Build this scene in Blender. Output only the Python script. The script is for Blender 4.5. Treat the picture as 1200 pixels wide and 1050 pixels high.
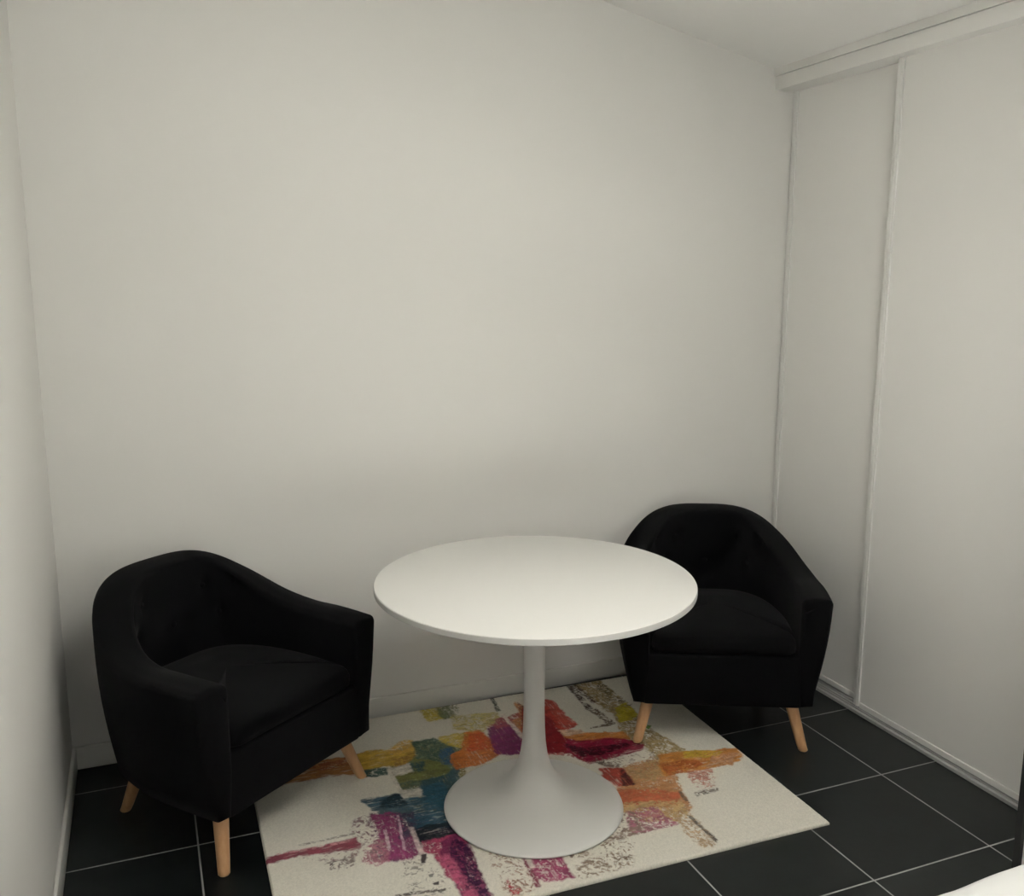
import bpy, bmesh, math, random
import numpy as np
from mathutils import Vector, Matrix

random.seed(7)
for o in list(bpy.data.objects):
    bpy.data.objects.remove(o)
C = bpy.context.scene.collection
S = bpy.context.scene
PI = math.pi

# ------------------------------------------------------------------ camera
F_PX = 1086.13
yaw, pitch, roll = -0.38118, 0.17680, 0.00158
cy, sy, cp, sp = math.cos(yaw), math.sin(yaw), math.cos(pitch), math.sin(pitch)
fwd = Vector((-sy * cp, cy * cp, -sp))
rgt = Vector((cy, sy, 0))
upv = rgt.cross(fwd)
r2 = rgt * math.cos(roll) + upv * math.sin(roll)
u2 = -rgt * math.sin(roll) + upv * math.cos(roll)
cam = bpy.data.cameras.new('camera')
cam_o = bpy.data.objects.new('camera', cam)
C.objects.link(cam_o)
m = Matrix.Identity(4)
for i in range(3):
    m[i][0], m[i][1], m[i][2] = r2[i], u2[i], -fwd[i]
m[0][3], m[1][3], m[2][3] = 0, 0, 1.6
cam_o.matrix_world = m
cam.sensor_fit = 'HORIZONTAL'
cam.sensor_width = 36
cam.lens = F_PX / 1200 * 36
cam.clip_start = 0.02
S.camera = cam_o

# ------------------------------------------------------------------ world, light, exposure
w = bpy.data.worlds.new('world')
S.world = w
w.use_nodes = True
w.node_tree.nodes['Background'].inputs[0].default_value = (0.55, 0.58, 0.62, 1)
w.node_tree.nodes['Background'].inputs[1].default_value = 0.3
S.view_settings.view_transform = 'Standard'
S.view_settings.look = 'None'
S.view_settings.gamma = 1
S.view_settings.use_curve_mapping = False
S.view_settings.exposure = -0.05

def area(name, loc, target, sx, sz, power, col, spread=180):
    l = bpy.data.lights.new(name, 'AREA')
    l.shape = 'RECTANGLE'
    l.size, l.size_y = sx, sz
    l.energy = power
    l.color = col
    l.spread = math.radians(spread)
    o = bpy.data.objects.new(name, l)
    C.objects.link(o)
    o.location = loc
    d = Vector(target) - Vector(loc)
    o.rotation_euler = d.to_track_quat('-Z', 'Y').to_euler()
    return o

# roof window over the bed, just behind and above the camera
SKY_X0, SKY_X1, SKY_Y0, SKY_Y1 = 0.72, 1.64, 0.40, 1.55
def zc(x):                      # the ceiling slopes up towards the left wall
    return 2.424 + 0.223 * (2.406 - x)
SHAFT = 0.75
LX, LY = (SKY_X0 + SKY_X1) / 2, (SKY_Y0 + SKY_Y1) / 2
area('roof_window_daylight', (LX, LY, zc(LX) + SHAFT - 0.03), (LX - 0.07, LY, 2.0),
     SKY_X1 - SKY_X0 - .04, SKY_Y1 - SKY_Y0 - .04, 35, (1.0, 0.985, 0.95))
# mild fill light, added at an unseen window behind the camera
area('rear_fill_light', (0.9, -1.52, 1.55), (0.9, 3.0, 1.75), 1.2, 1.1, 1.0, (1.0, 0.985, 0.95))

# the sun falls steeply through the roof window on to the white bed
sun = bpy.data.lights.new('sun', 'SUN')
sun.energy = 130
sun.angle = math.radians(1.0)
sun.color = (1.0, 0.985, 0.95)
sun_o = bpy.data.objects.new('sun', sun)
C.objects.link(sun_o)
sun_o.rotation_euler = Vector((-0.03, -0.23, -1)).to_track_quat('-Z', 'Y').to_euler()

# ------------------------------------------------------------------ helpers
def link(name, me, mat=None, parent=None, smooth=False):
    o = bpy.data.objects.new(name, me)
    C.objects.link(o)
    if mat:
        me.materials.append(mat)
    if parent:
        o.parent = parent
    if smooth:
        for p in me.polygons:
            p.use_smooth = True
    return o

def bmobj(name, bm, mat, parent=None, smooth=False, auto=None):
    bmesh.ops.recalc_face_normals(bm, faces=bm.faces[:])
    me = bpy.data.meshes.new(name)
    if auto is not None:
        for f in bm.faces:
            f.smooth = True
        for e in bm.edges:
            if len(e.link_faces) == 2 and e.calc_face_angle(0) > auto:
                e.smooth = False
    bm.to_mesh(me)
    bm.free()
    return link(name, me, mat, parent, smooth)

def add_box(bm, x0, x1, y0, y1, z0, z1, bev=0):
    r = bmesh.ops.create_cube(bm, size=1)
    vs = r['verts']
    for v in vs:
        v.co = Vector(((x0 + x1) / 2 + v.co.x * (x1 - x0), (y0 + y1) / 2 + v.co.y * (y1 - y0), (z0 + z1) / 2 + v.co.z * (z1 - z0)))
    if bev:
        es = list({e for v in vs for e in v.link_edges})
        bmesh.ops.bevel(bm, geom=es, offset=bev, segments=2, profile=0.5, affect='EDGES')

def box(name, x0, x1, y0, y1, z0, z1, mat, parent=None, bev=0):
    bm = bmesh.new()
    add_box(bm, x0, x1, y0, y1, z0, z1, bev)
    return bmobj(name, bm, mat, parent, auto=0.6 if bev else None)

def empty(name, loc=(0, 0, 0), rz=0):
    o = bpy.data.objects.new(name, None)
    C.objects.link(o)
    o.location = loc
    o.rotation_euler = (0, 0, rz)
    o.empty_display_size = 0.1
    return o

def tag(o, label=None, cat=None, group=None, kind=None):
    if label: o['label'] = label
    if cat: o['category'] = cat
    if group: o['group'] = group
    if kind: o['kind'] = kind
    return o

def lathe(bm, prof, n=96):
    rings = []
    for r, z in prof:
        if r < 1e-6:
            rings.append([bm.verts.new((0, 0, z))])
        else:
            rings.append([bm.verts.new((r * math.cos(2 * PI * i / n), r * math.sin(2 * PI * i / n), z)) for i in range(n)])
    for a, b in zip(rings, rings[1:]):
        for i in range(n):
            j = (i + 1) % n
            if len(a) == 1 and len(b) == 1:
                continue
            if len(a) == 1:
                bm.faces.new((a[0], b[i], b[j]))
            elif len(b) == 1:
                bm.faces.new((a[i], a[j], b[0]))
            else:
                bm.faces.new((a[i], a[j], b[j], b[i]))

# ------------------------------------------------------------------ materials
def nt(name):
    m = bpy.data.materials.new(name)
    m.use_nodes = True
    t = m.node_tree
    b = t.nodes['Principled BSDF']
    return m, t, b

def srgb(r, g, b):
    f = lambda c: (c / 255) / 12.92 if c / 255 <= 0.04045 else ((c / 255 + 0.055) / 1.055) ** 2.4
    return (f(r), f(g), f(b), 1)

def plain(name, col, rough=0.6, bump=0.0, scale=200.0, spec=0.5, var=0.0, detail=4):
    m, t, b = nt(name)
    b.inputs['Base Color'].default_value = col
    b.inputs['Roughness'].default_value = rough
    b.inputs['Specular IOR Level'].default_value = spec
    tc = t.nodes.new('ShaderNodeTexCoord')
    n = t.nodes.new('ShaderNodeTexNoise')
    n.inputs['Scale'].default_value = scale
    n.inputs['Detail'].default_value = detail
    t.links.new(tc.outputs['Object'], n.inputs['Vector'])
    if bump:
        bp = t.nodes.new('ShaderNodeBump')
        bp.inputs['Strength'].default_value = bump
        bp.inputs['Distance'].default_value = 0.002
        t.links.new(n.outputs['Fac'], bp.inputs['Height'])
        t.links.new(bp.outputs['Normal'], b.inputs['Normal'])
    if var:
        n2 = t.nodes.new('ShaderNodeTexNoise')
        n2.inputs['Scale'].default_value = 1.3
        n2.inputs['Detail'].default_value = 5
        t.links.new(tc.outputs['Object'], n2.inputs['Vector'])
        mx = t.nodes.new('ShaderNodeMix')
        mx.data_type = 'RGBA'
        mx.inputs[6].default_value = col
        mx.inputs[7].default_value = tuple(c * (1 - var) for c in col[:3]) + (1,)
        t.links.new(n2.outputs['Fac'], mx.inputs[0])
        t.links.new(mx.outputs[2], b.inputs['Base Color'])
    return m

M_WALL = plain('painted_wall', (0.82, 0.81, 0.775, 1), 0.75, 0.04, 140, 0.3, var=0.02)
M_CEIL = plain('painted_ceiling', (0.88, 0.872, 0.84, 1), 0.8, 0.04, 140, 0.3, var=0.02)
M_TRIM = plain('satin_white_trim', (0.76, 0.75, 0.71, 1), 0.4, 0.03, 60)
M_DOOR = plain('white_melamine_door', (0.885, 0.875, 0.84, 1), 0.45, 0.05, 90, 0.4)
M_ALU = plain('white_lacquered_aluminium', (0.82, 0.815, 0.78, 1), 0.32, 0.0, 60)
M_GREYALU = plain('grey_aluminium_track', (0.42, 0.42, 0.41, 1), 0.35, 0.0, 60)
M_DARK = plain('plain_dark', (0.03, 0.03, 0.03, 1), 0.6, 0.0, 60)
M_TABLE = plain('white_lacquered_tabletop', (0.84, 0.83, 0.79, 1), 0.33, 0.0, 60, 0.5)
M_EDGE_SHADE = plain('shaded_white_edging', (0.50, 0.495, 0.47, 1), 0.45, 0.0, 60)  # white edging with the rim's weaker light put into a greyer colour
M_TBASE = plain('white_powder_coated_metal', (0.74, 0.73, 0.70, 1), 0.42, 0.03, 500, 0.45)
M_DUVET = plain('white_cotton_duvet', (0.84, 0.84, 0.82, 1), 0.9, 0.2, 60, 0.2)
M_BEDWOOD = plain('white_bed_frame', (0.6, 0.58, 0.54, 1), 0.5, 0.05, 40)

def wood():
    m, t, b = nt('pale_beech_leg')
    b.inputs['Roughness'].default_value = 0.45
    tc = t.nodes.new('ShaderNodeTexCoord')
    mp = t.nodes.new('ShaderNodeMapping')
    mp.inputs['Scale'].default_value = (60, 60, 5)
    n = t.nodes.new('ShaderNodeTexNoise')
    n.inputs['Scale'].default_value = 1.0
    n.inputs['Detail'].default_value = 6
    cr = t.nodes.new('ShaderNodeValToRGB')
    cr.color_ramp.elements[0].position = 0.3
    cr.color_ramp.elements[0].color = srgb(172, 128, 88)
    cr.color_ramp.elements[1].position = 0.75
    cr.color_ramp.elements[1].color = srgb(194, 154, 112)
    t.links.new(tc.outputs['Object'], mp.inputs[0])
    t.links.new(mp.outputs[0], n.inputs['Vector'])
    t.links.new(n.outputs['Fac'], cr.inputs[0])
    t.links.new(cr.outputs[0], b.inputs['Base Color'])
    return m
M_WOOD = wood()

def fabric():
    m, t, b = nt('black_woven_fabric')
    b.inputs['Roughness'].default_value = 0.95
    b.inputs['Specular IOR Level'].default_value = 0.06
    b.inputs['Sheen Weight'].default_value = 0.03
    b.inputs['Sheen Roughness'].default_value = 0.5
    b.inputs['Sheen Tint'].default_value = (0.8, 0.75, 0.8, 1)
    tc = t.nodes.new('ShaderNodeTexCoord')
    n = t.nodes.new('ShaderNodeTexNoise')
    n.inputs['Scale'].default_value = 420
    n.inputs['Detail'].default_value = 3
    n2 = t.nodes.new('ShaderNodeTexNoise')
    n2.inputs['Scale'].default_value = 9
    n2.inputs['Detail'].default_value = 5
    mx = t.nodes.new('ShaderNodeMix')
    mx.data_type = 'RGBA'
    mx.inputs[6].default_value = (0.0016, 0.0020, 0.0024, 1)
    mx.inputs[7].default_value = (0.0042, 0.0040, 0.0043, 1)
    bp = t.nodes.new('ShaderNodeBump')
    bp.inputs['Strength'].default_value = 0.5
    bp.inputs['Distance'].default_value = 0.001
    t.links.new(tc.outputs['Object'], n.inputs['Vector'])
    t.links.new(tc.outputs['Object'], n2.inputs['Vector'])
    t.links.new(n2.outputs['Fac'], mx.inputs[0])
    t.links.new(mx.outputs[2], b.inputs['Base Color'])
    t.links.new(n.outputs['Fac'], bp.inputs['Height'])
    t.links.new(bp.outputs['Normal'], b.inputs['Normal'])
    return m
M_FAB = fabric()

TILE, TX, TY = 0.4243, 0.0656, 1.745
def tile_material():
    m, t, b = nt('black_slate_effect_tiles')
    N, L = t.nodes.new, t.links.new
    tc = N('ShaderNodeTexCoord')
    sp_ = N('ShaderNodeSeparateXYZ')
    L(tc.outputs['Object'], sp_.inputs[0])
    def math_(op, a, v=None, c=None):
        n = N('ShaderNodeMath')
        n.operation = op
        for i, q in enumerate((a, v, c)):
            if q is None: continue
            if isinstance(q, (int, float)): n.inputs[i].default_value = q
            else: L(q, n.inputs[i])
        return n.outputs[0]
    ds, ids = [], []
    for out, off in ((sp_.outputs[0], TX), (sp_.outputs[1], TY)):
        q = math_('DIVIDE', math_('SUBTRACT', out, off), TILE)
        fr = math_('FRACT', q)
        ds.append(math_('MULTIPLY', math_('MINIMUM', fr, math_('SUBTRACT', 1.0, fr)), TILE))
        ids.append(math_('FLOOR', q))
    d = math_('MINIMUM', ds[0], ds[1])
    mr = N('ShaderNodeMapRange')
    mr.inputs[1].default_value = 0.0017
    mr.inputs[2].default_value = 0.0029
    L(d, mr.inputs[0])
    grout = mr.outputs[0]            # 0 in the joint, 1 on the tile
    cmb = N('ShaderNodeCombineXYZ')
    L(ids[0], cmb.inputs[0]); L(ids[1], cmb.inputs[1])
    wn = N('ShaderNodeTexWhiteNoise')
    wn.noise_dimensions = '2D'
    L(cmb.outputs[0], wn.inputs['Vector'])
    n = N('ShaderNodeTexNoise')
    n.inputs['Scale'].default_value = 5
    n.inputs['Detail'].default_value = 7
    n.inputs['Roughness'].default_value = 0.6
    L(tc.outputs['Object'], n.inputs['Vector'])
    cr = N('ShaderNodeValToRGB')
    cr.color_ramp.elements[0].position = 0.3
    cr.color_ramp.elements[0].color = (0.0030, 0.0040, 0.0042, 1)
    cr.color_ramp.elements[1].position = 0.75
    cr.color_ramp.elements[1].color = (0.0125, 0.0150, 0.0148, 1)
    f = math_('ADD', n.outputs['Fac'], math_('MULTIPLY', math_('SUBTRACT', wn.outputs['Value'], 0.5), 0.16))
    L(f, cr.inputs[0])
    mx = N('ShaderNodeMix')
    mx.data_type = 'RGBA'
    mx.inputs[6].default_value = (0.36, 0.36, 0.345, 1)
    L(cr.outputs[0], mx.inputs[7])
    L(grout, mx.inputs[0])
    L(mx.outputs[2], b.inputs['Base Color'])
    rr = N('ShaderNodeMapRange')
    rr.inputs[3].default_value = 0.20
    rr.inputs[4].default_value = 0.46
    L(n.outputs['Fac'], rr.inputs[0])
    rg = N('ShaderNodeMix')
    rg.inputs[2].default_value = 0.8
    L(rr.outputs[0], rg.inputs[3])
    L(grout, rg.inputs[0])
    L(rg.outputs[0], b.inputs['Roughness'])
    b.inputs['Specular IOR Level'].default_value = 0.26
    n3 = N('ShaderNodeTexNoise')
    n3.inputs['Scale'].default_value = 16
    n3.inputs['Detail'].default_value = 9
    L(tc.outputs['Object'], n3.inputs['Vector'])
    h = math_('ADD', math_('MULTIPLY', grout, 0.5), math_('MULTIPLY', n3.outputs['Fac'], 0.35))
    bp = N('ShaderNodeBump')
    bp.inputs['Strength'].default_value = 0.3
    bp.inputs['Distance'].default_value = 0.003
    L(h, bp.inputs['Height'])
    L(bp.outputs['Normal'], b.inputs['Normal'])
    return m
M_TILE = tile_material()

# ------------------------------------------------------------------ the room
XL, XR, YB, YF = -0.292, 3.02, 3.19, -1.6
T = 0.12
def quadbox(bm, pts_bottom, thickness):
    # slab over four bottom corners (x, y, z), extruded upwards
    lo = [bm.verts.new(p) for p in pts_bottom]
    hi = [bm.verts.new((p[0], p[1], p[2] + thickness)) for p in pts_bottom]
    bm.faces.new(lo)
    bm.faces.new(hi[::-1])
    for i in range(4):
        j = (i + 1) % 4
        bm.faces.new((lo[i], lo[j], hi[j], hi[i]))

floor = box('floor', XL - T, XR + T, YF - T, YB + T, -0.08, 0, M_TILE)
tag(floor, kind='structure')
def wall_y(name, y0, y1, hole=None):
    bm = bmesh.new()
    def slab(x0, x1, z0, z1a, z1b):
        vs = [bm.verts.new(p) for p in ((x0, y0, z0), (x1, y0, z0), (x1, y0, z1b), (x0, y0, z1a),
                                        (x0, y1, z0), (x1, y1, z0), (x1, y1, z1b), (x0, y1, z1a))]
        for f in ((0, 1, 2, 3), (7, 6, 5, 4), (0, 4, 5, 1), (1, 5, 6, 2), (2, 6, 7, 3), (3, 7, 4, 0)):
            bm.faces.new([vs[i] for i in f])
    x0, x1 = XL - T, XR + T
    if hole is None:
        slab(x0, x1, -0.08, zc(x0) + .02, zc(x1) + .02)
    else:
        hx0, hx1, hz0, hz1 = hole
        slab(x0, hx0, -0.08, zc(x0) + .02, zc(hx0) + .02)
        slab(hx1, x1, -0.08, zc(hx1) + .02, zc(x1) + .02)
        slab(hx0, hx1, -0.08, hz0, hz0)
        slab(hx0, hx1, hz1, zc(hx0) + .02, zc(hx1) + .02)
    return tag(bmobj(name, bm, M_WALL), kind='structure')
wall_y('wall_back', YB, YB + T)
wall_y('wall_front', YF - T, YF, (0.25, 1.55, 0.95, 2.15))
tag(box('wall_left', XL - T, XL, YF - T, YB + T, -0.08, zc(XL) + .03, M_WALL), kind='structure')
tag(box('wall_right', 2.150, XR, YF, 1.6125, 0, 2.475, M_WALL), kind='structure')
tag(box('wall_far_right', XR, XR + T, YF - T, YB + T, -0.08, 2.30, M_WALL), kind='structure')

bm = bmesh.new()
xs = [XL - T, SKY_X0, SKY_X1, XR + T]
ys = [YF - T, SKY_Y0, SKY_Y1, YB + T]
for i in range(3):
    for j in range(3):
        if i == 1 and j == 1: continue
        a, b_, c, d = xs[i], xs[i + 1], ys[j], ys[j + 1]
        quadbox(bm, [(a, c, zc(a)), (b_, c, zc(b_)), (b_, d, zc(b_)), (a, d, zc(a))], 0.05)
# the shaft of the roof window
e = 0.04
for a, b_, c, d in ((SKY_X0 - e, SKY_X0, SKY_Y0 - e, SKY_Y1 + e), (SKY_X1, SKY_X1 + e, SKY_Y0 - e, SKY_Y1 + e),
                    (SKY_X0, SKY_X1, SKY_Y0 - e, SKY_Y0), (SKY_X0, SKY_X1, SKY_Y1, SKY_Y1 + e)):
    quadbox(bm, [(a, c, zc(a) + .0), (b_, c, zc(b_) + .0), (b_, d, zc(b_) + .0), (a, d, zc(a) + .0)], SHAFT)
bmesh.ops.remove_doubles(bm, verts=bm.verts[:], dist=1e-5)
tag(bmobj('ceiling', bm, M_CEIL), kind='structure')

m_glass, t_, b_g = nt('window_glass')
_tr = t_.nodes.new('ShaderNodeBsdfTransparent')
_gl = t_.nodes.new('ShaderNodeBsdfGlossy')
_gl.inputs['Roughness'].default_value = 0.02
_fr = t_.nodes.new('ShaderNodeFresnel')
_mx = t_.nodes.new('ShaderNodeMixShader')
t_.links.new(_fr.outputs[0], _mx.inputs[0])
t_.links.new(_tr.outputs[0], _mx.inputs[1])
t_.links.new(_gl.outputs[0], _mx.inputs[2])
t_.links.new(_mx.outputs[0], t_.nodes['Material Output'].inputs['Surface'])
win = empty('window_1', (LX, LY, zc(LX) + SHAFT))
tag(win, kind='structure')
sl = 0.223
bm = bmesh.new()
hx, hy = (SKY_X1 - SKY_X0) / 2 + e, (SKY_Y1 - SKY_Y0) / 2 + e
for a, b_, c, d in ((-hx, -hx + .09, -hy, hy), (hx - .09, hx, -hy, hy), (-hx + .09, hx - .09, -hy, -hy + .09), (-hx + .09, hx - .09, hy - .09, hy)):
    quadbox(bm, [(a, c, -a * sl), (b_, c, -b_ * sl), (b_, d, -b_ * sl), (a, d, -a * sl)], 0.06)
bmobj('window_frame', bm, M_TRIM, win)
bm = bmesh.new()
a = hx - .09; c = hy - .09
quadbox(bm, [(-a, -c, a * sl + .03), (a, -c, -a * sl + .03), (a, c, -a * sl + .03), (-a, c, a * sl + .03)], 0.006)
bmobj('window_pane', bm, m_glass, win)

win = empty('added_rear_window', (0.9, YF - .06, 1.55))  # unseen window, added to go with the rear fill light
tag(win, kind='structure')
bm = bmesh.new()
for a, b_, c, d in ((-.65, -.59, -.6, .6), (.59, .65, -.6, .6), (-.59, .59, -.6, -.54), (-.59, .59, .54, .6), (-.03, .03, -.54, .54)):
    add_box(bm, a, b_, -.03, .03, c, d, .004)
bmobj('window_frame', bm, M_TRIM, win)
for q in (-1, 1):
    box('window_pane', min(q * .03, q * .59), max(q * .03, q * .59), -.004, .004, -.54, .54, m_glass, win)

def baseboard(name, x0, x1, y0, y1, mat=M_TRIM, h=0.080):
    return tag(box(name, x0, x1, y0, y1, 0, h, mat, bev=0.005), kind='structure')
baseboard('baseboard_back', XL, 2.425, YB - 0.012, YB)
baseboard('baseboard_left', XL, XL + 0.012, YF, YB - 0.012)
baseboard('baseboard_front', XL + .012, 2.15, YF, YF + .012)
tag(box('dark_strip_1', 2.138, 2.1495, 1.613, 1.632, 0.0, 2.44, M_DARK), kind='structure')  # narrow dark strip at the far end of the right wall

# ------------------------------------------------------------------ the sliding wardrobe
wd = empty('sliding_wardrobe', (2.42, 2.4, 0))
tag(wd, 'tall white built-in wardrobe with two sliding doors on the right', 'wardrobe')
def wbox(name, x0, x1, y0, y1, z0, z1, mat, parent=wd, bev=0, loc=(2.42, 2.4, 0)):
    return box(name, x0 - loc[0], x1 - loc[0], y0 - loc[1], y1 - loc[1], z0 - loc[2], z1 - loc[2], mat, parent, bev)
W0 = 1.634
tr = bmesh.new()
def tb(x0, x1, z0, z1): add_box(tr, x0 - 2.42, x1 - 2.42, W0 - 2.4, 3.176 - 2.4, z0, z1)
tb(2.420, 2.545, 0.0005, 0.004)
for a, b_, h in ((2.420, 2.424, .012), (2.444, 2.447, .010), (2.458, 2.461, .010), (2.474, 2.478, .012), (2.498, 2.501, .010), (2.512, 2.515, .010), (2.541, 2.545, .012)):
    tb(a, b_, .004, h)
bmobj('bottom_track', tr, M_GREYALU, wd)
rail = wbox('top_rail', 2.396, 2.56, W0, 3.189, 2.347, 2.3995, M_DOOR, bev=.002)
bm = bmesh.new()
for sgn in (0,):
    pts = [(2.388, 2.4005), (2.56, 2.4005), (2.56, 2.406), (2.42, 2.42), (2.384, 2.428)]
    va = [bm.verts.new((p[0] - 2.42, W0 - 2.4, p[1])) for p in pts]
    vb = [bm.verts.new((p[0] - 2.42, 3.189 - 2.4, p[1])) for p in pts]
    bm.faces.new(va); bm.faces.new(vb[::-1])
    for i in range(5):
        j = (i + 1) % 5
        bm.faces.new((va[i], va[j], vb[j], vb[i]))
bmobj('cover_strip', bm, M_TRIM, wd)
wbox('back_panel', 2.98, 3.0, W0, 3.17, 0.02, 2.28, M_DOOR)
def door(name, x, y0, y1, label):
    d = wbox(name, x, x + .016, y0 + .012, y1 - .012, .030, 2.352, M_DOOR)
    d['label'] = label
    for yy in (y0, y1):
        s = 1 if yy == y0 else -1
        bm = bmesh.new()
        a, b_ = sorted((yy, yy + s * .025))
        add_box(bm, x - .007 - 2.42, x + .022 - 2.42, a - 2.4, b_ - 2.4, .016, 2.352, .0015)
        a, b_ = sorted((yy + s * .012, yy + s * .018))
        add_box(bm, x - .0085 - 2.42, x - .0065 - 2.42, a - 2.4, b_ - 2.4, .016, 2.352)
        bmobj('door_stile', bm, M_ALU, d)
    bm = bmesh.new()
    add_box(bm, x - .005 - 2.42, x + .020 - 2.42, y0 + .03 - 2.4, y1 - .03 - 2.4, .013, .034, .0015)
    bmobj('bottom_rail', bm, M_ALU, d)
door('sliding_door', 2.490, 2.555, 3.184, 'rear sliding door of the wardrobe, next to the back wall')
door('sliding_door', 2.452, 1.648, 2.592, 'front sliding door of the wardrobe')

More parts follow.
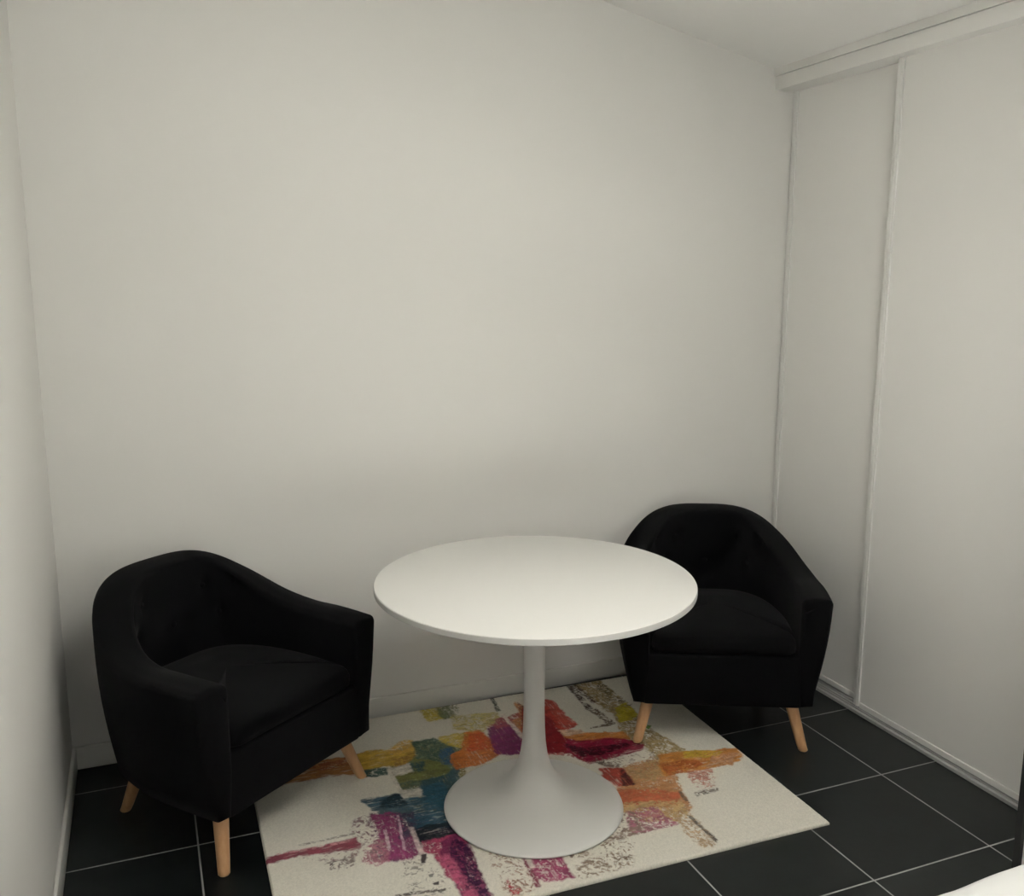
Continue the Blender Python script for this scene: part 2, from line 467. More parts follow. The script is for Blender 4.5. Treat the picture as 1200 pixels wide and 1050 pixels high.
# ------------------------------------------------------------------ the rug
RUG_PATCHES = [
    ((150, 135, 85), 0.8, [695, 2877, 805, 2927, 919, 2865, 937, 2748, 804, 2469, 707, 2507, 688, 2647, 686, 2737]),
    ((190, 140, 95), 0.75, [1402, 2503, 1561, 2529, 1537, 2388, 1499, 2300, 1483, 2223, 1405, 2175, 1303, 2215, 1281, 2303]),
    ((165, 70, 60), 0.8, [1105, 2965, 1256, 3003, 1347, 3018, 1356, 2874, 1258, 2662, 1050, 2753]),
    ((150, 45, 45), 0.8, [1341, 2994, 1321, 2827, 1389, 2763, 1521, 2701, 1515, 2624, 1411, 2580, 1315, 2578, 1274, 2651, 1214, 2709]),
    ((110, 75, 100), 0.7, [560, 2546, 683, 2504, 774, 2403, 742, 2306, 663, 2337, 642, 2311, 571, 2294, 529, 2333]),
    ((178, 112, 52), 1, [320, 2815, 445, 2913, 499, 2917, 561, 2910, 635, 2917, 601, 2769, 543, 2806, 490, 2820, 415, 2816, 346, 2818]),
    ((150, 80, 45), 0.5, [462, 2899, 559, 2896, 556, 2869, 475, 2860, 439, 2881]),
    ((205, 165, 55), 1, [596, 2908, 638, 2921, 681, 2917, 706, 2890, 783, 2876, 773, 2813, 722, 2801, 688, 2806, 639, 2810, 583, 2817]),
    ((210, 165, 70), 0.9, [714, 2903, 736, 2929, 762, 2949, 800, 2938, 790, 2873, 726, 2873]),
    ((165, 125, 55), 0.8, [716, 2836, 786, 2858, 772, 2781, 736, 2795, 706, 2799]),
    ((50, 80, 75), 0.9, [586, 2777, 606, 2800, 633, 2801, 672, 2789, 664, 2757, 609, 2764]),
    ((98, 112, 88), 1, [802, 2929, 872, 2928, 897, 2900, 917, 2857, 944, 2829, 933, 2783, 898, 2764, 887, 2719, 860, 2684, 749, 2728, 751, 2790, 796, 2837]),
    ((60, 85, 75), 0.45, [805, 2927, 872, 2928, 892, 2884, 847, 2768, 794, 2725, 787, 2808]),
    ((118, 120, 62), 1, [780, 2810, 857, 2748, 860, 2684, 830, 2665, 683, 2656, 681, 2720, 749, 2728, 758, 2787]),
    ((50, 90, 125), 0.9, [881, 2837, 912, 2842, 908, 2793, 878, 2739, 857, 2748, 866, 2801]),
    ((45, 75, 80), 0.9, [751, 2790, 790, 2790, 779, 2739, 749, 2743]),
    ((90, 105, 85), 0.9, [684, 2685, 756, 2672, 744, 2632, 688, 2647]),
    ((48, 80, 90), 1, [754, 2665, 826, 2674, 860, 2684, 894, 2717, 804, 2469, 738, 2563, 745, 2610]),
    ((219, 212, 200), 1, [679, 2779, 747, 2791, 746, 2744, 690, 2737]),
    ((219, 212, 200), 1, [686, 2633, 739, 2630, 734, 2582, 683, 2594]),
    ((219, 212, 200), 1, [671, 2782, 679, 2779, 684, 2606, 676, 2609]),
    ((190, 170, 50), 0.95, [928, 3184, 968, 3184, 957, 3062, 901, 3065, 898, 3175]),
    ((112, 122, 80), 0.9, [959, 3182, 1009, 3183, 995, 3057, 957, 3062]),
    ((140, 140, 115), 0.45, [1009, 3183, 1048, 3189, 1010, 3061, 986, 3055]),
    ((205, 188, 112), 0.85, [994, 3067, 1056, 3052, 1155, 3028, 1145, 2977, 1098, 2958, 1060, 2916, 1015, 2934, 970, 2980]),
    ((205, 178, 62), 0.95, [897, 2927, 1012, 2926, 995, 2852, 947, 2836, 915, 2866]),
    ((206, 112, 45), 1, [994, 2924, 1045, 2922, 1060, 2800, 1055, 2743, 983, 2705, 886, 2704, 898, 2788, 953, 2817]),
    ((195, 78, 38), 0.8, [1006, 2910, 1047, 2903, 1057, 2793, 969, 2802]),
    ((120, 40, 92), 1, [1085, 2925, 1129, 2936, 1167, 2940, 1177, 2834, 1134, 2711, 1048, 2746]),
    ((165, 80, 85), 0.9, [1134, 2982, 1167, 2988, 1175, 2917, 1152, 2927, 1115, 2922]),
    ((200, 135, 80), 0.85, [1253, 3087, 1266, 3039, 1181, 2814, 1177, 2834, 1185, 2952, 1234, 2962]),
    ((110, 60, 40), 0.6, [1261, 3083, 1270, 3038, 1224, 2927, 1219, 2948, 1244, 3008]),
    ((140, 30, 32), 1, [1263, 3031, 1339, 3000, 1200, 2685, 1131, 2712]),
    ((228, 215, 205), 1, [1166, 3013, 1176, 3010, 1179, 2828, 1169, 2814]),
    ((90, 90, 80), 0.9, [1177, 3170, 1187, 3166, 1172, 3046, 1163, 3045]),
    ((132, 24, 30), 1, [1341, 2994, 1334, 2907, 1324, 2825, 1311, 2740, 1281, 2666, 1208, 2694]),
    ((182, 62, 48), 1, [1372, 3066, 1389, 3048, 1381, 2928, 1389, 2837, 1355, 2823, 1324, 2835, 1331, 2909, 1326, 2960]),
    ((175, 150, 98), 0.8, [1533, 3169, 1642, 3161, 1644, 2979, 1641, 2865, 1621, 2745, 1626, 2706, 1653, 2535, 1587, 2430, 1540, 2497, 1550, 2559, 1544, 2612, 1505, 2672, 1519, 2730, 1562, 2846, 1543, 2966]),
    ((200, 182, 45), 1, [1594, 2904, 1644, 2926, 1635, 2837, 1604, 2800, 1553, 2801]),
    ((130, 115, 85), 0.35, [1637, 3151, 1644, 2979, 1651, 2902, 1611, 2918, 1595, 3020]),
    ((226, 190, 158), 1, [1319, 2814, 1386, 2792, 1389, 2763, 1322, 2771]),
    ((200, 125, 52), 1, [1320, 2768, 1389, 2763, 1517, 2726, 1517, 2676, 1431, 2701, 1349, 2716]),
    ((140, 20, 52), 1, [1315, 2747, 1349, 2716, 1457, 2700, 1505, 2672, 1541, 2614, 1525, 2594, 1411, 2580, 1318, 2584, 1281, 2666, 1294, 2712]),
    ((50, 12, 25), 0.9, [1294, 2712, 1335, 2661, 1489, 2643, 1493, 2633, 1386, 2615, 1307, 2630]),
    ((90, 75, 68), 0.8, [1503, 3146, 1513, 3142, 1503, 2935, 1485, 2927]),
    ((100, 80, 72), 0.75, [1533, 3157, 1546, 2981, 1531, 2976, 1517, 3135]),
    ((120, 100, 85), 0.6, [1497, 2922, 1511, 2922, 1529, 2801, 1505, 2791]),
    ((125, 110, 95), 0.75, [1428, 2794, 1511, 2803, 1525, 2793, 1503, 2787]),
    ((95, 140, 45), 0.9, [1623, 2749, 1638, 2729, 1619, 2709]),
    ((140, 125, 115), 0.18, [1326, 2582, 1532, 2591, 1550, 2559, 1532, 2499, 1376, 2514, 1348, 2525]),
    ((120, 105, 95), 0.6, [1336, 2569, 1368, 2565, 1393, 2515, 1376, 2514]),
    ((196, 135, 85), 0.92, [1420, 2496, 1541, 2496, 1531, 2421, 1530, 2391, 1499, 2314, 1491, 2247, 1451, 2249, 1281, 2303, 1338, 2407, 1385, 2403]),
    ((185, 150, 100), 0.6, [1423, 2503, 1542, 2504, 1528, 2430, 1460, 2403, 1392, 2415]),
    ((172, 52, 38), 1, [1332, 2523, 1395, 2498, 1385, 2403, 1341, 2413, 1323, 2473]),
    ((70, 20, 22), 0.9, [1392, 2492, 1395, 2482, 1387, 2402, 1354, 2407]),
    ((206, 130, 52), 1, [1565, 2536, 1653, 2518, 1752, 2487, 1831, 2473, 1817, 2427, 1754, 2395, 1582, 2404, 1510, 2414, 1529, 2461]),
    ((208, 170, 55), 0.85, [1653, 2518, 1767, 2481, 1734, 2460, 1639, 2481]),
    ((175, 88, 40), 0.75, [1541, 2480, 1620, 2465, 1688, 2446, 1609, 2405, 1527, 2414, 1525, 2447]),
    ((205, 150, 110), 0.6, [1734, 2460, 1805, 2449, 1758, 2402, 1670, 2405]),
    ((200, 135, 118), 0.5, [1594, 2396, 1672, 2388, 1616, 2297, 1574, 2299, 1570, 2359]),
    ((198, 98, 62), 0.85, [1325, 2383, 1422, 2352, 1492, 2302, 1448, 2257, 1287, 2314]),
    ((202, 168, 112), 0.75, [1287, 2314, 1366, 2297, 1471, 2255, 1450, 2196, 1398, 2177, 1379, 2211, 1385, 2261, 1269, 2281]),
    ((172, 98, 118), 0.7, [1292, 2265, 1385, 2261, 1379, 2211, 1395, 2159, 1311, 2161, 1253, 2166]),
    ((140, 118, 108), 0.38, [1189, 2216, 1270, 2267, 1305, 2260, 1317, 2159, 1232, 2156, 1160, 2160]),
    ((200, 168, 130), 0.6, [1418, 2182, 1459, 2185, 1454, 2056, 1426, 2025, 1404, 2039, 1398, 2102]),
    ((105, 95, 85), 0.85, [1450, 2186, 1456, 2180, 1463, 2046, 1454, 2039]),
    ((120, 110, 100), 0.6, [1539, 2284, 1621, 2280, 1618, 2268, 1533, 2268]),
    ((110, 90, 75), 0.7, [1496, 2308, 1502, 2305, 1494, 2246, 1485, 2245]),
    ((42, 82, 102), 1, [557, 2628, 606, 2623, 658, 2623, 671, 2590, 732, 2573, 749, 2594, 748, 2638, 815, 2633, 806, 2502, 797, 2419, 786, 2398, 666, 2421, 660, 2474, 643, 2513, 593, 2540, 591, 2560, 572, 2568]),
    ((20, 38, 48), 0.95, [618, 2611, 664, 2617, 677, 2560, 646, 2552, 602, 2563]),
    ((78, 100, 104), 0.8, [594, 2558, 659, 2547, 680, 2518, 650, 2514, 588, 2535]),
    ((142, 50, 102), 0.95, [563, 2532, 598, 2531, 637, 2516, 626, 2424, 651, 2402, 645, 2321, 614, 2294, 572, 2299, 549, 2308, 557, 2380, 568, 2466]),
    ((70, 62, 84), 0.75, [637, 2516, 673, 2508, 657, 2400, 617, 2391, 624, 2456]),
    ((215, 195, 195), 0.9, [578, 2450, 584, 2447, 572, 2350, 566, 2352]),
    ((205, 175, 185), 0.9, [633, 2510, 637, 2509, 610, 2329, 606, 2337]),
    ((178, 112, 128), 0.7, [547, 2407, 565, 2400, 553, 2301, 514, 2300, 493, 2319, 506, 2376]),
    ((150, 122, 125), 0.33, [502, 2524, 536, 2536, 570, 2529, 557, 2380, 546, 2337, 510, 2363, 493, 2405, 496, 2464]),
    ((18, 28, 36), 1, [655, 2419, 712, 2421, 813, 2413, 786, 2336, 661, 2353]),
    ((165, 58, 92), 0.97, [666, 2348, 790, 2347, 722, 2148, 693, 2159, 687, 2188, 686, 2282, 661, 2309]),
    ((225, 205, 200), 1, [652, 2432, 660, 2429, 652, 2290, 642, 2294]),
    ((60, 50, 55), 1, [646, 2292, 658, 2293, 644, 2257, 638, 2259]),
    ((45, 40, 42), 1, [640, 2199, 651, 2199, 645, 2189, 639, 2191]),
    ((45, 40, 42), 1, [639, 2160, 655, 2161, 650, 2150, 642, 2154]),
    ((45, 40, 42), 1, [642, 2128, 660, 2126, 648, 2116, 643, 2120]),
    ((70, 60, 60), 0.07, [589, 2287, 657, 2294, 678, 2114, 584, 2112, 579, 2204]),
    ((110, 100, 95), 0.7, [533, 2149, 581, 2145, 664, 2127, 662, 2121, 579, 2138, 531, 2142]),
    ((135, 46, 68), 1, [240, 2433, 257, 2442, 327, 2436, 398, 2429, 436, 2436, 491, 2437, 497, 2395, 419, 2408, 325, 2420, 298, 2416, 235, 2418]),
    ((205, 140, 145), 0.6, [258, 2447, 437, 2440, 484, 2440, 480, 2432, 399, 2431, 328, 2438]),
    ((165, 158, 148), 0.7, [333, 2469, 493, 2467, 491, 2461, 336, 2463]),
    ((135, 120, 115), 0.35, [389, 2353, 464, 2356, 455, 2314, 401, 2319]),
    ((150, 120, 120), 0.2, [323, 2412, 402, 2411, 483, 2391, 476, 2360, 394, 2367]),
    ((120, 38, 80), 1, [748, 2347, 789, 2340, 782, 2293, 770, 2204, 761, 2056, 752, 1962, 696, 1984, 702, 2179, 700, 2255, 722, 2325]),
    ((58, 28, 58), 0.65, [756, 2328, 780, 2286, 769, 2189, 758, 2071, 752, 1975, 722, 1986, 723, 2085, 730, 2182, 735, 2279]),
    ((180, 80, 112), 0.75, [693, 2234, 707, 2140, 704, 2079, 696, 1984, 718, 1975, 727, 2069, 720, 2179, 712, 2265]),
    ((165, 50, 85), 0.95, [782, 2347, 826, 2308, 810, 2302, 781, 2302]),
    ((160, 120, 102), 0.28, [823, 2301, 903, 2221, 909, 2164, 898, 2051, 816, 2028, 821, 2168]),
    ((155, 50, 95), 0.93, [910, 2226, 1036, 2180, 1010, 2154, 1002, 2096, 994, 2048, 921, 2062, 912, 2095, 925, 2157, 910, 2179]),
    ((60, 25, 50), 0.85, [907, 2223, 951, 2197, 930, 2171, 909, 2164]),
    ((130, 50, 72), 0.9, [907, 2172, 915, 2169, 902, 2045, 891, 2045]),
    ((225, 215, 205), 1, [915, 2169, 924, 2166, 919, 2122, 911, 2125]),
    ((190, 62, 72), 0.6, [829, 2106, 829, 2071, 850, 2055, 836, 2033, 821, 2039]),
    ((150, 130, 112), 0.35, [1040, 2166, 1259, 2187, 1174, 2035, 1021, 2037, 1034, 2083, 1165, 2109, 1037, 2128]),
    ((120, 105, 95), 0.7, [1032, 2165, 1038, 2163, 1041, 2127, 1035, 2129]),
]
RUG_W, RUG_D, RUG_T = 1.60, 1.148, 0.012
RUG_ROT = -0.0165
rug_fr = Vector((1.829, 2.000))
ax_ = Vector((math.cos(RUG_ROT), math.sin(RUG_ROT)))
ay_ = Vector((-math.sin(RUG_ROT), math.cos(RUG_ROT)))
rug_o = rug_fr - ax_ * RUG_W            # front left corner

def vnoise(x, y, seed):
    rs = np.random.RandomState(seed)
    tab = rs.rand(256, 256)
    xi, yi = np.floor(x).astype(int), np.floor(y).astype(int)
    fx, fy = x - xi, y - yi
    fx = fx * fx * (3 - 2 * fx); fy = fy * fy * (3 - 2 * fy)
    a = tab[xi % 256, yi % 256]; b = tab[(xi + 1) % 256, yi % 256]
    c = tab[xi % 256, (yi + 1) % 256]; d = tab[(xi + 1) % 256, (yi + 1) % 256]
    return (a * (1 - fx) + b * fx) * (1 - fy) + (c * (1 - fx) + d * fx) * fy

def fbm(x, y, seed, o=3):
    s = 0; t = 0; k = 1.0
    for i in range(o):
        s = s + k * vnoise(x * 2 ** i, y * 2 ** i, seed + i); t += k; k *= .55
    return s / t

def build_rug():
    NX, NY = 760, 540
    gx = np.linspace(0, RUG_W, NX); gy = np.linspace(0, RUG_D, NY)
    U, V = np.meshgrid(gx, gy)
    lin = lambda c: np.where(c <= 0.04045, c / 12.92, ((c + 0.055) / 1.055) ** 2.4)
    col = np.zeros((NY, NX, 3))
    white = lin(np.array([219, 214, 201]) / 255.)
    mott = fbm(U * 6, V * 6, 3, 4)[..., None]
    fine = vnoise(U * 240, V * 240, 11)[..., None]
    col[:] = white * (0.93 + 0.07 * mott) * (0.95 + 0.08 * fine)
    for k, (c, cov, p) in enumerate(RUG_PATCHES):
        pts = np.array(p, float).reshape(-1, 2) / 1000.
        d = pts - np.array(rug_o)
        q = np.stack([d @ np.array(ax_), d @ np.array(ay_)], 1)
        lo, hi = q.min(0) - .03, q.max(0) + .03
        i0, i1 = np.searchsorted(gx, lo[0]), np.searchsorted(gx, hi[0])
        j0, j1 = np.searchsorted(gy, lo[1]), np.searchsorted(gy, hi[1])
        if i1 <= i0 or j1 <= j0: continue
        u, v = U[j0:j1, i0:i1], V[j0:j1, i0:i1]
        ext = min(np.ptp(q[:, 0]), np.ptp(q[:, 1]))
        A = 0.5 * abs(np.sum(q[:, 0] * np.roll(q[:, 1], -1) - np.roll(q[:, 0], -1) * q[:, 1]))
        per = np.sum(np.hypot(*(q - np.roll(q, -1, 0)).T))
        wid = 2 * A / per                                  # typical half-width
        jit = min(.010, .5 * wid)
        uu = u + (fbm(u * 45, v * 45, 20 + k) - .5) * 2 * jit
        vv = v + (fbm(u * 45, v * 45, 120 + k) - .5) * 2 * jit
        dist = np.full(u.shape, 9.); ins = np.zeros(u.shape, bool)
        for a, b in zip(q, np.roll(q, -1, 0)):
            e_ = b - a; L2 = e_ @ e_ + 1e-12
            t = np.clip(((uu - a[0]) * e_[0] + (vv - a[1]) * e_[1]) / L2, 0, 1)
            dist = np.minimum(dist, np.hypot(uu - a[0] - t * e_[0], vv - a[1] - t * e_[1]))
            cr = ((a[1] > vv) != (b[1] > vv))
            with np.errstate(divide='ignore', invalid='ignore'):
                xi = (b[0] - a[0]) * (vv - a[1]) / (b[1] - a[1] + 1e-12) + a[0]
            ins ^= cr & (uu < xi)
        sd = np.where(ins, dist, -dist)
        soft = min(.008, .6 * wid)
        cg = sum(c) / 3.
        if max(c) - min(c) > 40: c = tuple(.88 * q_ + .12 * cg for q_ in c)
        al = np.clip((sd + min(.007, .35 * wid)) / soft + .5, 0, 1)
        wx = (fbm(u * 28, v * 28, 810 + k) - .5) * .03; wy = (fbm(u * 28, v * 28, 860 + k) - .5) * .03
        ra, rb = (u + wx) * .82 + (v + wy) * .57, (v + wy) * .82 - (u + wx) * .57
        st = .45 * fbm(ra * 210, rb * 95, 300 + k) + .3 * fbm(rb * 190, ra * 110, 400 + k) + .25 * fbm(ra * 22, rb * 22, 450 + k)
        if cov < 1:
            rank = np.argsort(np.argsort(st.ravel())).reshape(st.shape) / st.size
            al = al * np.clip((cov - rank) / .40 + .5, 0, 1)
        tone = (.50 + .85 * fbm(u * 38, v * 90, 500 + k, 3))[..., None]
        cc = lin(np.array(c) / 255.) * .84 * tone * (.85 + .3 * fine[j0:j1, i0:i1])
        brush = fbm(u * 30, v * 210, 700 + k, 2) if (hi - lo)[0] > (hi - lo)[1] else fbm(u * 210, v * 30, 700 + k, 2)
        al = al * np.clip(1.25 - .9 * np.clip(brush - .45, 0, 1) * 2, .45, 1)
        al = al[..., None] * .97
        col[j0:j1, i0:i1] = col[j0:j1, i0:i1] * (1 - al) + cc * al
    # underlying washes already laid; overall stipple of the weave
    grain = fbm(U * 420, V * 420, 77, 2)[..., None]
    col *= (.86 + .28 * grain)
    # mesh: pile surface, thin bound edge
    hgt = RUG_T + (fine[..., 0] - .5) * .0008 + (mott[..., 0] - .5) * .0012
    edge = np.minimum(np.minimum(U, RUG_W - U), np.minimum(V, RUG_D - V))
    hgt = hgt * np.clip(.55 + edge / .010, 0, 1)
    co = np.stack([U, V, hgt], -1).reshape(-1, 3)
    idx = np.arange(NX * NY).reshape(NY, NX)
    quads = np.stack([idx[:-1, :-1], idx[:-1, 1:], idx[1:, 1:], idx[1:, :-1]], -1).reshape(-1, 4)
    ring = np.concatenate([idx[0, :], idx[1:, -1], idx[-1, -2::-1], idx[-2:0:-1, 0]])
    n = len(ring); base = len(co)
    low = co[ring].copy(); low[:, 2] = 0.0005
    co = np.concatenate([co, low])
    r = np.arange(n); rn = (r + 1) % n
    side = np.stack([ring[rn], ring[r], base + r, base + rn], -1)
    faces = np.concatenate([quads, side])
    me = bpy.data.meshes.new('area_rug')
    me.vertices.add(len(co)); me.vertices.foreach_set('co', co.ravel())
    me.loops.add(faces.size); me.loops.foreach_set('vertex_index', faces.ravel().astype(np.int32))
    me.polygons.add(len(faces))
    me.polygons.foreach_set('loop_start', (np.arange(len(faces)) * 4).astype(np.int32))
    me.update(calc_edges=True)
    ca = me.color_attributes.new('pattern', 'FLOAT_COLOR', 'POINT')
    full = np.ones((len(co), 4), np.float32)
    full[:base, :3] = col.reshape(-1, 3)
    full[base:, :3] = white * .92
    ca.data.foreach_set('color', full.ravel())
    m_, t, b = nt('printed_rug_pile')
    at = t.nodes.new('ShaderNodeAttribute')
    at.attribute_name = 'pattern'
    t.links.new(at.outputs['Color'], b.inputs['Base Color'])
    b.inputs['Roughness'].default_value = 0.95
    b.inputs['Specular IOR Level'].default_value = 0.1
    o = link('area_rug', me, m_, smooth=True)
    o.location = (rug_o.x, rug_o.y, 0)
    o.rotation_euler = (0, 0, RUG_ROT)
    tag(o, 'cream area rug with multicoloured abstract brush-stroke pattern under the table', 'rug')
build_rug()

# ------------------------------------------------------------------ the table
tb_ = empty('round_pedestal_table', (1.038, 2.407, RUG_T + .001))
tag(tb_, 'round white pedestal table with trumpet foot standing on the colourful rug', 'table')
TZ = 0.742 - RUG_T - .001
R_ = 0.471
bm = bmesh.new()
lathe(bm, [(0, TZ), (R_ - .004, TZ), (R_ - .002, TZ - .001), (R_ - .0015, TZ - .0025), (R_ - .0015, TZ - .0195), (R_ - .006, TZ - .022), (0, TZ - .022)], 160)
bmobj('tabletop', bm, M_TABLE, tb_, auto=0.5)
bm = bmesh.new()
lathe(bm, [(R_ - .0014, TZ - .0028), (R_, TZ - .0036), (R_, TZ - .0180), (R_ - .0014, TZ - .0192)], 160)
eb = bmobj('shaded_edge_band', bm, M_EDGE_SHADE, tb_, auto=0.7)
eb['label'] = 'rim of the tabletop, greyed to carry its shade'
bm = bmesh.new()
lathe(bm, [(0, 0), (.266, 0), (.2745, .002), (.2755, .005), (.274, .008), (.262, .0115), (.240, .0155), (.215, .021), (.185, .029), (.155, .040), (.128, .053), (.104, .069),
           (.082, .090), (.064, .115), (.050, .145), (.041, .178), (.036, .215), (.0332, .26), (.0318, .32), (.0315, .42), (.0325, .52), (.0340, .62), (.0355, TZ - .03)], 128)
bmobj('pedestal', bm, M_TBASE, tb_, smooth=True)
bm = bmesh.new()
lathe(bm, [(0, TZ - .034), (.10, TZ - .034), (.11, TZ - .030), (.11, TZ - .0222), (0, TZ - .0222)], 64)
bmobj('mounting_plate', bm, M_TBASE, tb_, auto=0.5)

# ------------------------------------------------------------------ the armchairs
Z0 = 0.165
NEXP = 3.075
KN = (0, .12, .24, .36, .48, .62)
KH = (.552, .5527, .5535, .5797, .6442, .7412)
def sgnpow(x, p): return math.copysign(abs(x) ** p, x)
def plan(th, z):
    """outer outline at height z; th 0..pi from one arm front, round the back, to the other arm front"""
    a = 0.302 + 0.1088 * (z - Z0) + 0.0199 * math.sin(PI * max(0, min(1, (z - Z0) / .5)))
    vv = abs(math.sin(th)) ** (2 / NEXP)
    return Vector((-a * sgnpow(math.cos(th), 2 / NEXP) * (1 + .0533 * 4 * vv * (1 - vv)), -(0.604 + .01 * (z - Z0)) * vv + .0153 * (z - Z0) / .4 * (1 - vv)))
def arc_thetas(n):
    fine = [PI * i / 4000 for i in range(4001)]
    pts = [plan(t, .5) for t in fine]
    cum = [0]
    for p, q in zip(pts, pts[1:]): cum.append(cum[-1] + (q - p).length)
    out = []; k = 0
    for i in range(n + 1):
        s = cum[-1] * i / n
        while k < 4000 and cum[k + 1] < s: k += 1
        f = (s - cum[k]) / max(1e-9, cum[k + 1] - cum[k]) if k < 4000 else 0
        out.append(fine[k] + f * (fine[min(k + 1, 4000)] - fine[k]))
    return out
def sm(x):
    x = max(0., min(1., x)); return x * x * (3 - 2 * x)
def top_h(v):           # height of the rim from arm front to back
    x = max(0., -v)
    n = len(KN)
    g = [(KH[1] - KH[0]) / (KN[1] - KN[0])] + [(KH[i + 1] - KH[i - 1]) / (KN[i + 1] - KN[i - 1]) for i in range(1, n - 1)] + [(KH[-1] - KH[-2]) / (KN[-1] - KN[-2])]
    i = 0
    while i < n - 2 and x > KN[i + 1]: i += 1
    dx = KN[i + 1] - KN[i]
    t = max(0., min(1., (x - KN[i]) / dx))
    return KH[i] * (2 * t**3 - 3 * t * t + 1) + KH[i + 1] * (-2 * t**3 + 3 * t * t) + g[i] * dx * (t**3 - 2 * t * t + t) + g[i + 1] * dx * (t**3 - t * t)
NST = 128
TH = arc_thetas(NST)
def station(th):
    p = plan(th, .5)
    e_ = 1e-3
    t0, t1 = max(0, th - e_), min(PI, th + e_)
    tg = (plan(t1, .5) - plan(t0, .5)).normalized()
    nrm = Vector((-tg.y, tg.x))
    c = Vector((0, -.2)) - p
    if nrm.dot(c) < 0: nrm = -nrm
    return p, nrm
def thick(th):
    s = math.sin(th)
    return 0.105 + 0.015 * s ** 2
BUTTONS = [(x, 0.625) for x in (-.36, -.12, .12, .36)] + [(x, 0.525) for x in (-.24, 0.0, .24)]   # (offset along the back as angle/pi from centre, z)
def inner_point(th, z, dent=True):
    p, nrm = station(th)
    h = top_h(p.y)
    o = plan(th, h)
    tk = thick(th)
    lean = 0.030 * (h - z) * math.sin(th)
    q = o + nrm * (tk + lean)
    d = 0
    if dent:
        s = (th / PI - .5)
        for bx, bz in BUTTONS:
            du = (s - bx * .62) * 1.15; dz = z - bz
            d += 0.016 * math.exp(-(du * du + dz * dz) / (2 * .020 ** 2)) + 0.004 * math.exp(-(du * du + dz * dz) / (2 * .045 ** 2))
    q = q - nrm * d
    return q, nrm

def shell_mesh():
    bm = bmesh.new()
    rings = []
    def section(th, shrink=0.0, fwd=0.0):
        p, nrm = station(th)
        h = top_h(p.y)
        tk = thick(th)
        r = 0.021
        pts = []
        def add(pxy, z): pts.append((pxy, z))
        for i in range(9):                                  # outer face
            z = Z0 + (h - r - Z0) * i / 8
            add(plan(th, z), z)
        o = plan(th, h)
        for i in range(1, 6):                               # outer shoulder
            a = PI / 2 * i / 6
            add(o + nrm * (r - r * math.cos(a)) * 1.0, h - r + r * math.sin(a))
        for i in range(5):                                  # crown
            f = i / 4
            add(o + nrm * (r + (tk - 2 * r) * f), h + .004 * math.sin(PI * f))
        for i in range(1, 6):                               # inner shoulder
            a = PI / 2 * (1 - i / 6)
            add(o + nrm * (tk - r + r * math.cos(a)), h - r + r * math.sin(a))
        for i in range(26):                                 # inner face
            z = (h - r) + (0.30 - (h - r)) * i / 25
            q, _ = inner_point(th, z)
            add(q, z)
        add(o + nrm * tk * .9, Z0)
        if shrink:
            h_mid = 0
            cx = sum((p_[0] for p_ in pts), Vector((0, 0))) / len(pts)
            cx = o + nrm * tk * .5
            res = []
            for pxy, z in pts:
                dvec = cx - pxy
                L = dvec.length
                res.append((pxy + dvec * min(1, shrink / max(L, 1e-6)), z + (-shrink if z > h - r * 1.5 else (shrink if z < Z0 + .01 else 0))))
            pts = res
        if fwd:
            pts = [(p_ + Vector((0, fwd + 0.22 * fwd * 0)), z) for p_, z in pts]
        return pts
    def slant(pts, o, nrm, tk, amt):
        # the front face of an arm: inner corner a little further forward than the outer one
        return [(p_ + Vector((0, amt * max(0, min(1, (p_ - o).dot(nrm) / tk)))), z) for p_, z in pts]
    for side, ths in ((0, [TH[0]]), ):
        pass
    seq = []
    for k in (0,):
        for sh, fw in ((.016, .016), (.009, .014), (.004, .010), (.001, .005)):
            seq.append((TH[0], sh, fw))
    for th in TH: seq.append((th, 0, 0))
    for sh, fw in ((.001, .005), (.004, .010), (.009, .014), (.016, .016)):
        seq.append((TH[-1], sh, fw))
    n_s = len(seq)
    for i, (th, sh, fw) in enumerate(seq):
        pts = section(th, sh, fw)
        p, nrm = station(th)
        dist_end = abs(p.y)
        am = 0.020 * (1 - sm(dist_end / .10))
        pts = slant(pts, plan(th, .5), nrm, thick(th), am)
        rings.append([bm.verts.new((q.x, q.y, z)) for q, z in pts])
    n = len(rings[0])
    for a, b in zip(rings, rings[1:]):
        for i in range(n):
            j = (i + 1) % n
            bm.faces.new((a[i], a[j], b[j], b[i]))
    bm.faces.new(rings[0]); bm.faces.new(rings[-1][::-1])
    return bm

def outline(inset_side, front_v, zref=.35, corner=.03, n=64):
    """closed plan outline inside the shell, with a straight front"""
    pts = []
    for i in range(n + 1):
        th = TH[0] + (TH[-1] - TH[0]) * i / n
        p, nrm = station(th)
        q = plan(th, zref) + nrm * inset_side
        pts.append(q)
    pts = [p for p in pts if p.y < front_v - corner * .9]
    L, Rr = pts[0], pts[-1]
    arc = []
    for i in range(7):
        a = PI / 2 * i / 6
        arc.append(Vector((Rr.x - corner + corner * math.cos(a), front_v - corner + corner * math.sin(a))))
    k = 10
    fr = [arc[-1].lerp(Vector((L.x + corner, front_v)), i / k) for i in range(1, k)]
    arc2 = []
    for i in range(7):
        a = PI / 2 + PI / 2 * i / 6
        arc2.append(Vector((L.x + corner + corner * math.cos(a), front_v - corner + corner * math.sin(a))))
    return pts + arc + fr + arc2

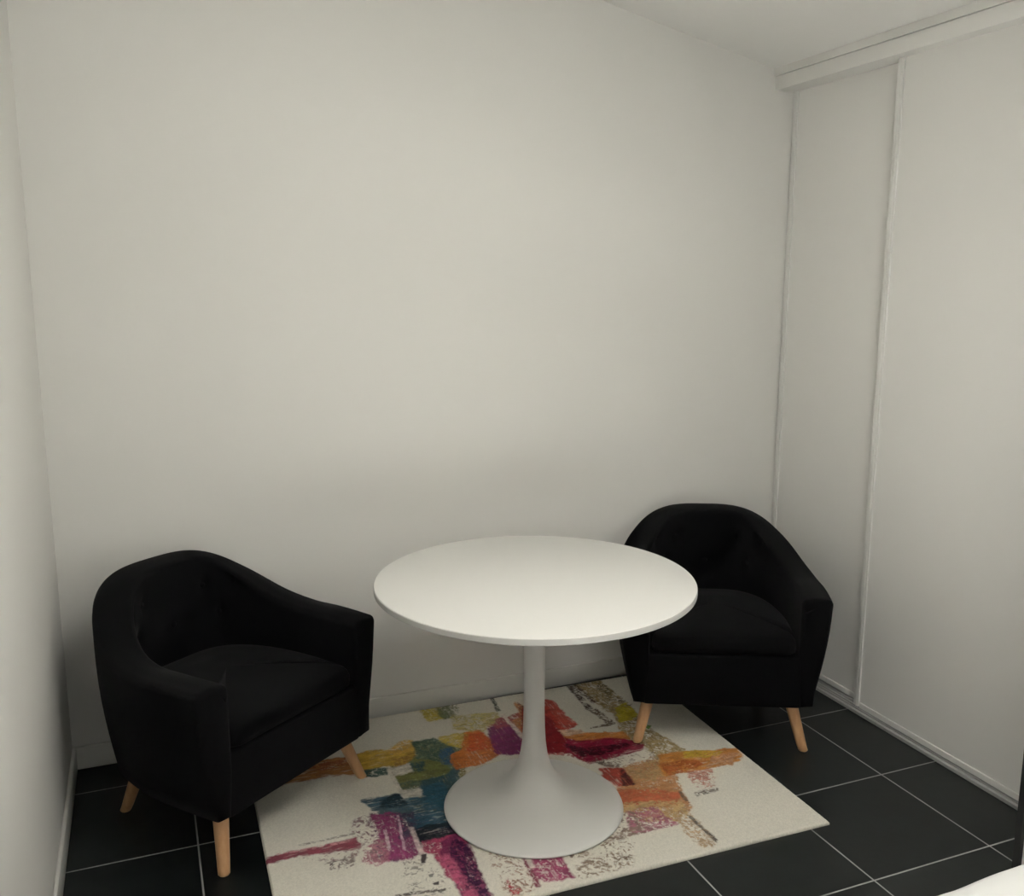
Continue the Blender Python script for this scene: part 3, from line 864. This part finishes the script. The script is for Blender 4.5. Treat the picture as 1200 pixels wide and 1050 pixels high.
def puffy(out, prof, crown=0.0):
    """prof: list of (inset, z); closed top and bottom"""
    bm = bmesh.new()
    n = len(out)
    cen = sum(out, Vector((0, 0))) / n
    def inset(p, i_):
        d = cen - p
        return p + d * (i_ / d.length)
    rings = []
    for ins, z in prof:
        rings.append([bm.verts.new((*inset(p, ins), z)) for p in out])
    for f in (.45, .25, .1):
        zt = prof[-1][1]
        rings.append([bm.verts.new((*cen.lerp(p, f), zt + crown * (1 - f))) for p in out])
    cv = bm.verts.new((cen.x, cen.y, prof[-1][1] + crown))
    for a, b in zip(rings, rings[1:]):
        for i in range(n):
            j = (i + 1) % n
            bm.faces.new((a[i], a[j], b[j], b[i]))
    for i in range(n):
        bm.faces.new((rings[-1][i], rings[-1][(i + 1) % n], cv))
    bm.faces.new(rings[0][::-1])
    return bm

def leg_mesh(top, foot, r0=.0235, r1=.0165, n=28):
    bm = bmesh.new()
    top, foot = Vector(top), Vector(foot)
    rings = []
    L = 10
    for i in range(L + 1):
        f = i / L
        c = top.lerp(foot, f)
        r = r0 + (r1 - r0) * f
        rings.append([bm.verts.new((c.x + r * math.cos(2 * PI * k / n), c.y + r * math.sin(2 * PI * k / n), c.z)) for k in range(n)])
    r = r1 * .86
    rings[-1][0].co.z += 0
    for v in rings[-1]: v.co.z += .003
    rings.append([bm.verts.new((foot.x + r * math.cos(2 * PI * k / n), foot.y + r * math.sin(2 * PI * k / n), foot.z)) for k in range(n)])
    for a, b in zip(rings, rings[1:]):
        for i in range(n):
            j = (i + 1) % n
            bm.faces.new((a[i], a[j], b[j], b[i]))
    bm.faces.new(rings[0]); bm.faces.new(rings[-1][::-1])
    return bm

def armchair(name, label, loc, rz, foot_z):
    """local: +y is the front, origin at floor level midway between the front feet"""
    t = empty(name, (loc[0], loc[1], 0), rz)
    tag(t, label, 'armchair', 'black tub armchairs at the round table')
    sh = bmobj('backrest', shell_mesh(), M_FAB, t, smooth=True)
    base = puffy(outline(.045, .028, .25, .02), [(.012, Z0 - .004), (.004, Z0 - .002), (.0, Z0 + .006), (0, .25), (0, .336), (.004, .343), (.02, .347)])
    bmobj('seat_base', base, M_FAB, t, smooth=True)
    cu = puffy(outline(.104, .030, .42, .035), [(.030, .3472), (.012, .350), (.003, .358), (.0, .372), (.001, .388), (.007, .402), (.018, .412), (.036, .419), (.07, .424), (.12, .428)], .010)
    bmobj('seat_cushion', cu, M_FAB, t, smooth=True)
    # welt round the front edge of the cushion
    for bx, bz in BUTTONS:
        th = PI * (.5 + bx * .62)
        q, nrm = inner_point(th, bz)
        bm = bmesh.new()
        bmesh.ops.create_uvsphere(bm, u_segments=16, v_segments=10, radius=.0095)
        rot = Vector((nrm.x, nrm.y, 0)).to_track_quat('Z', 'Y').to_matrix()
        for v in bm.verts:
            v.co.z *= .5
            v.co = rot @ v.co + Vector((q.x, q.y, bz)) + Vector((nrm.x, nrm.y, 0)) * .001
        bmobj('button', bm, M_FAB, t, smooth=True)
    for (tx, ty, fx, fy, fz) in ((-.240, -.045, -.286, .011, foot_z[0]), (.240, -.045, .286, .011, foot_z[1]),
                                 (-.225, -.400, -.228, -.491, foot_z[2]), (.225, -.400, .228, -.491, foot_z[3])):
        bmobj('leg', leg_mesh((tx, ty, Z0 + .02), (fx, fy, fz)), M_WOOD, t, smooth=True)
    return t

RZ = RUG_T + .0015
def face(fx, fy): return math.atan2(-fx, fy)
armchair('tub_armchair', 'black fabric tub armchair at left, standing in the corner by the left wall',
         (0.3462, 2.6049), -2.502, (RZ, .001, RZ, .001))
armchair('tub_armchair', 'black fabric tub armchair behind the table, beside the sliding wardrobe',
         (1.7976, 2.5295), 2.6953, (.001, RZ, .001, RZ))

# ------------------------------------------------------------------ the bed
bed = empty('bed', (1.25, 0.2, 0))
tag(bed, 'low bed under the white duvet in the near right corner', 'bed')
BX0, BX1, BY0, BY1 = 0.42, 2.06, -0.95, 1.178
def bbox(name, x0, x1, y0, y1, z0, z1, mat, bev): return box(name, x0 - 1.25, x1 - 1.25, y0 - .2, y1 - .2, z0, z1, mat, bed, bev)
bbox('bed_frame', BX0, BX1, BY0, BY1, .10, .24, M_BEDWOOD, .01)
bbox('mattress', BX0 + .01, BX1 - .01, BY0 + .01, BY1 - .01, .242, .40, M_DUVET, .03)
for x in (BX0 + .05, BX1 - .11):
    for y in (BY0 + .05, BY1 - .11):
        bbox('leg', x, x + .06, y, y + .06, 0.001, .10, M_BEDWOOD, .004)
def duvet():
    n = 90
    hx, hy = (BX1 - BX0) / 2 + .035, (BY1 - BY0) / 2 + .035
    bm = bmesh.new()
    grid = []
    drop = .20
    for j in range(n + 1):
        row = []
        for i in range(n + 1):
            a = -1 + 2 * i / n; b = -1 + 2 * j / n
            L = 1.16
            x, y = a * (hx + drop), b * (hy + drop)
            # fold the overhang down
            ox, oy = max(0, abs(x) - hx), max(0, abs(y) - hy)
            o_ = math.hypot(ox, oy)
            r = .05
            def foldc(c, h):
                ex = abs(c) - (h - r)
                if ex <= 0: return c, 0
                ang = min(ex / r, PI / 2)
                return math.copysign((h - r) + r * math.sin(ang), c), (r - r * math.cos(ang)) + max(0, ex - r * PI / 2)
            X, dx = foldc(x, hx); Y, dy = foldc(y, hy)
            dz = math.hypot(dx, dy) if (dx and dy) else dx + dy
            dz = min(dz, drop)
            wob = .006 * math.sin(5 * X + 3 * Y) + .005 * math.sin(9 * Y - 4 * X + 1) + .004 * math.sin(17 * X + 2 * Y)
            nx = .008 * math.sin(22 * (X + Y)) * min(1, dz / .1)
            row.append(bm.verts.new((X + (math.copysign(nx, X) if dx else 0), Y + (math.copysign(nx, Y) if dy else 0), .452 - dz + wob * (1 if dz < .05 else .4))))
        grid.append(row)
    for j in range(n):
        for i in range(n):
            bm.faces.new((grid[j][i], grid[j][i + 1], grid[j + 1][i + 1], grid[j + 1][i]))
    o = bmobj('duvet', bm, M_DUVET, smooth=True)
    o.location = ((BX0 + BX1) / 2, (BY0 + BY1) / 2, 0)
    sol = o.modifiers.new('thick', 'SOLIDIFY')
    sol.thickness = .02
    sol.offset = -1
    tag(o, 'white duvet covering the bed in the bottom right corner', 'duvet')
duvet()
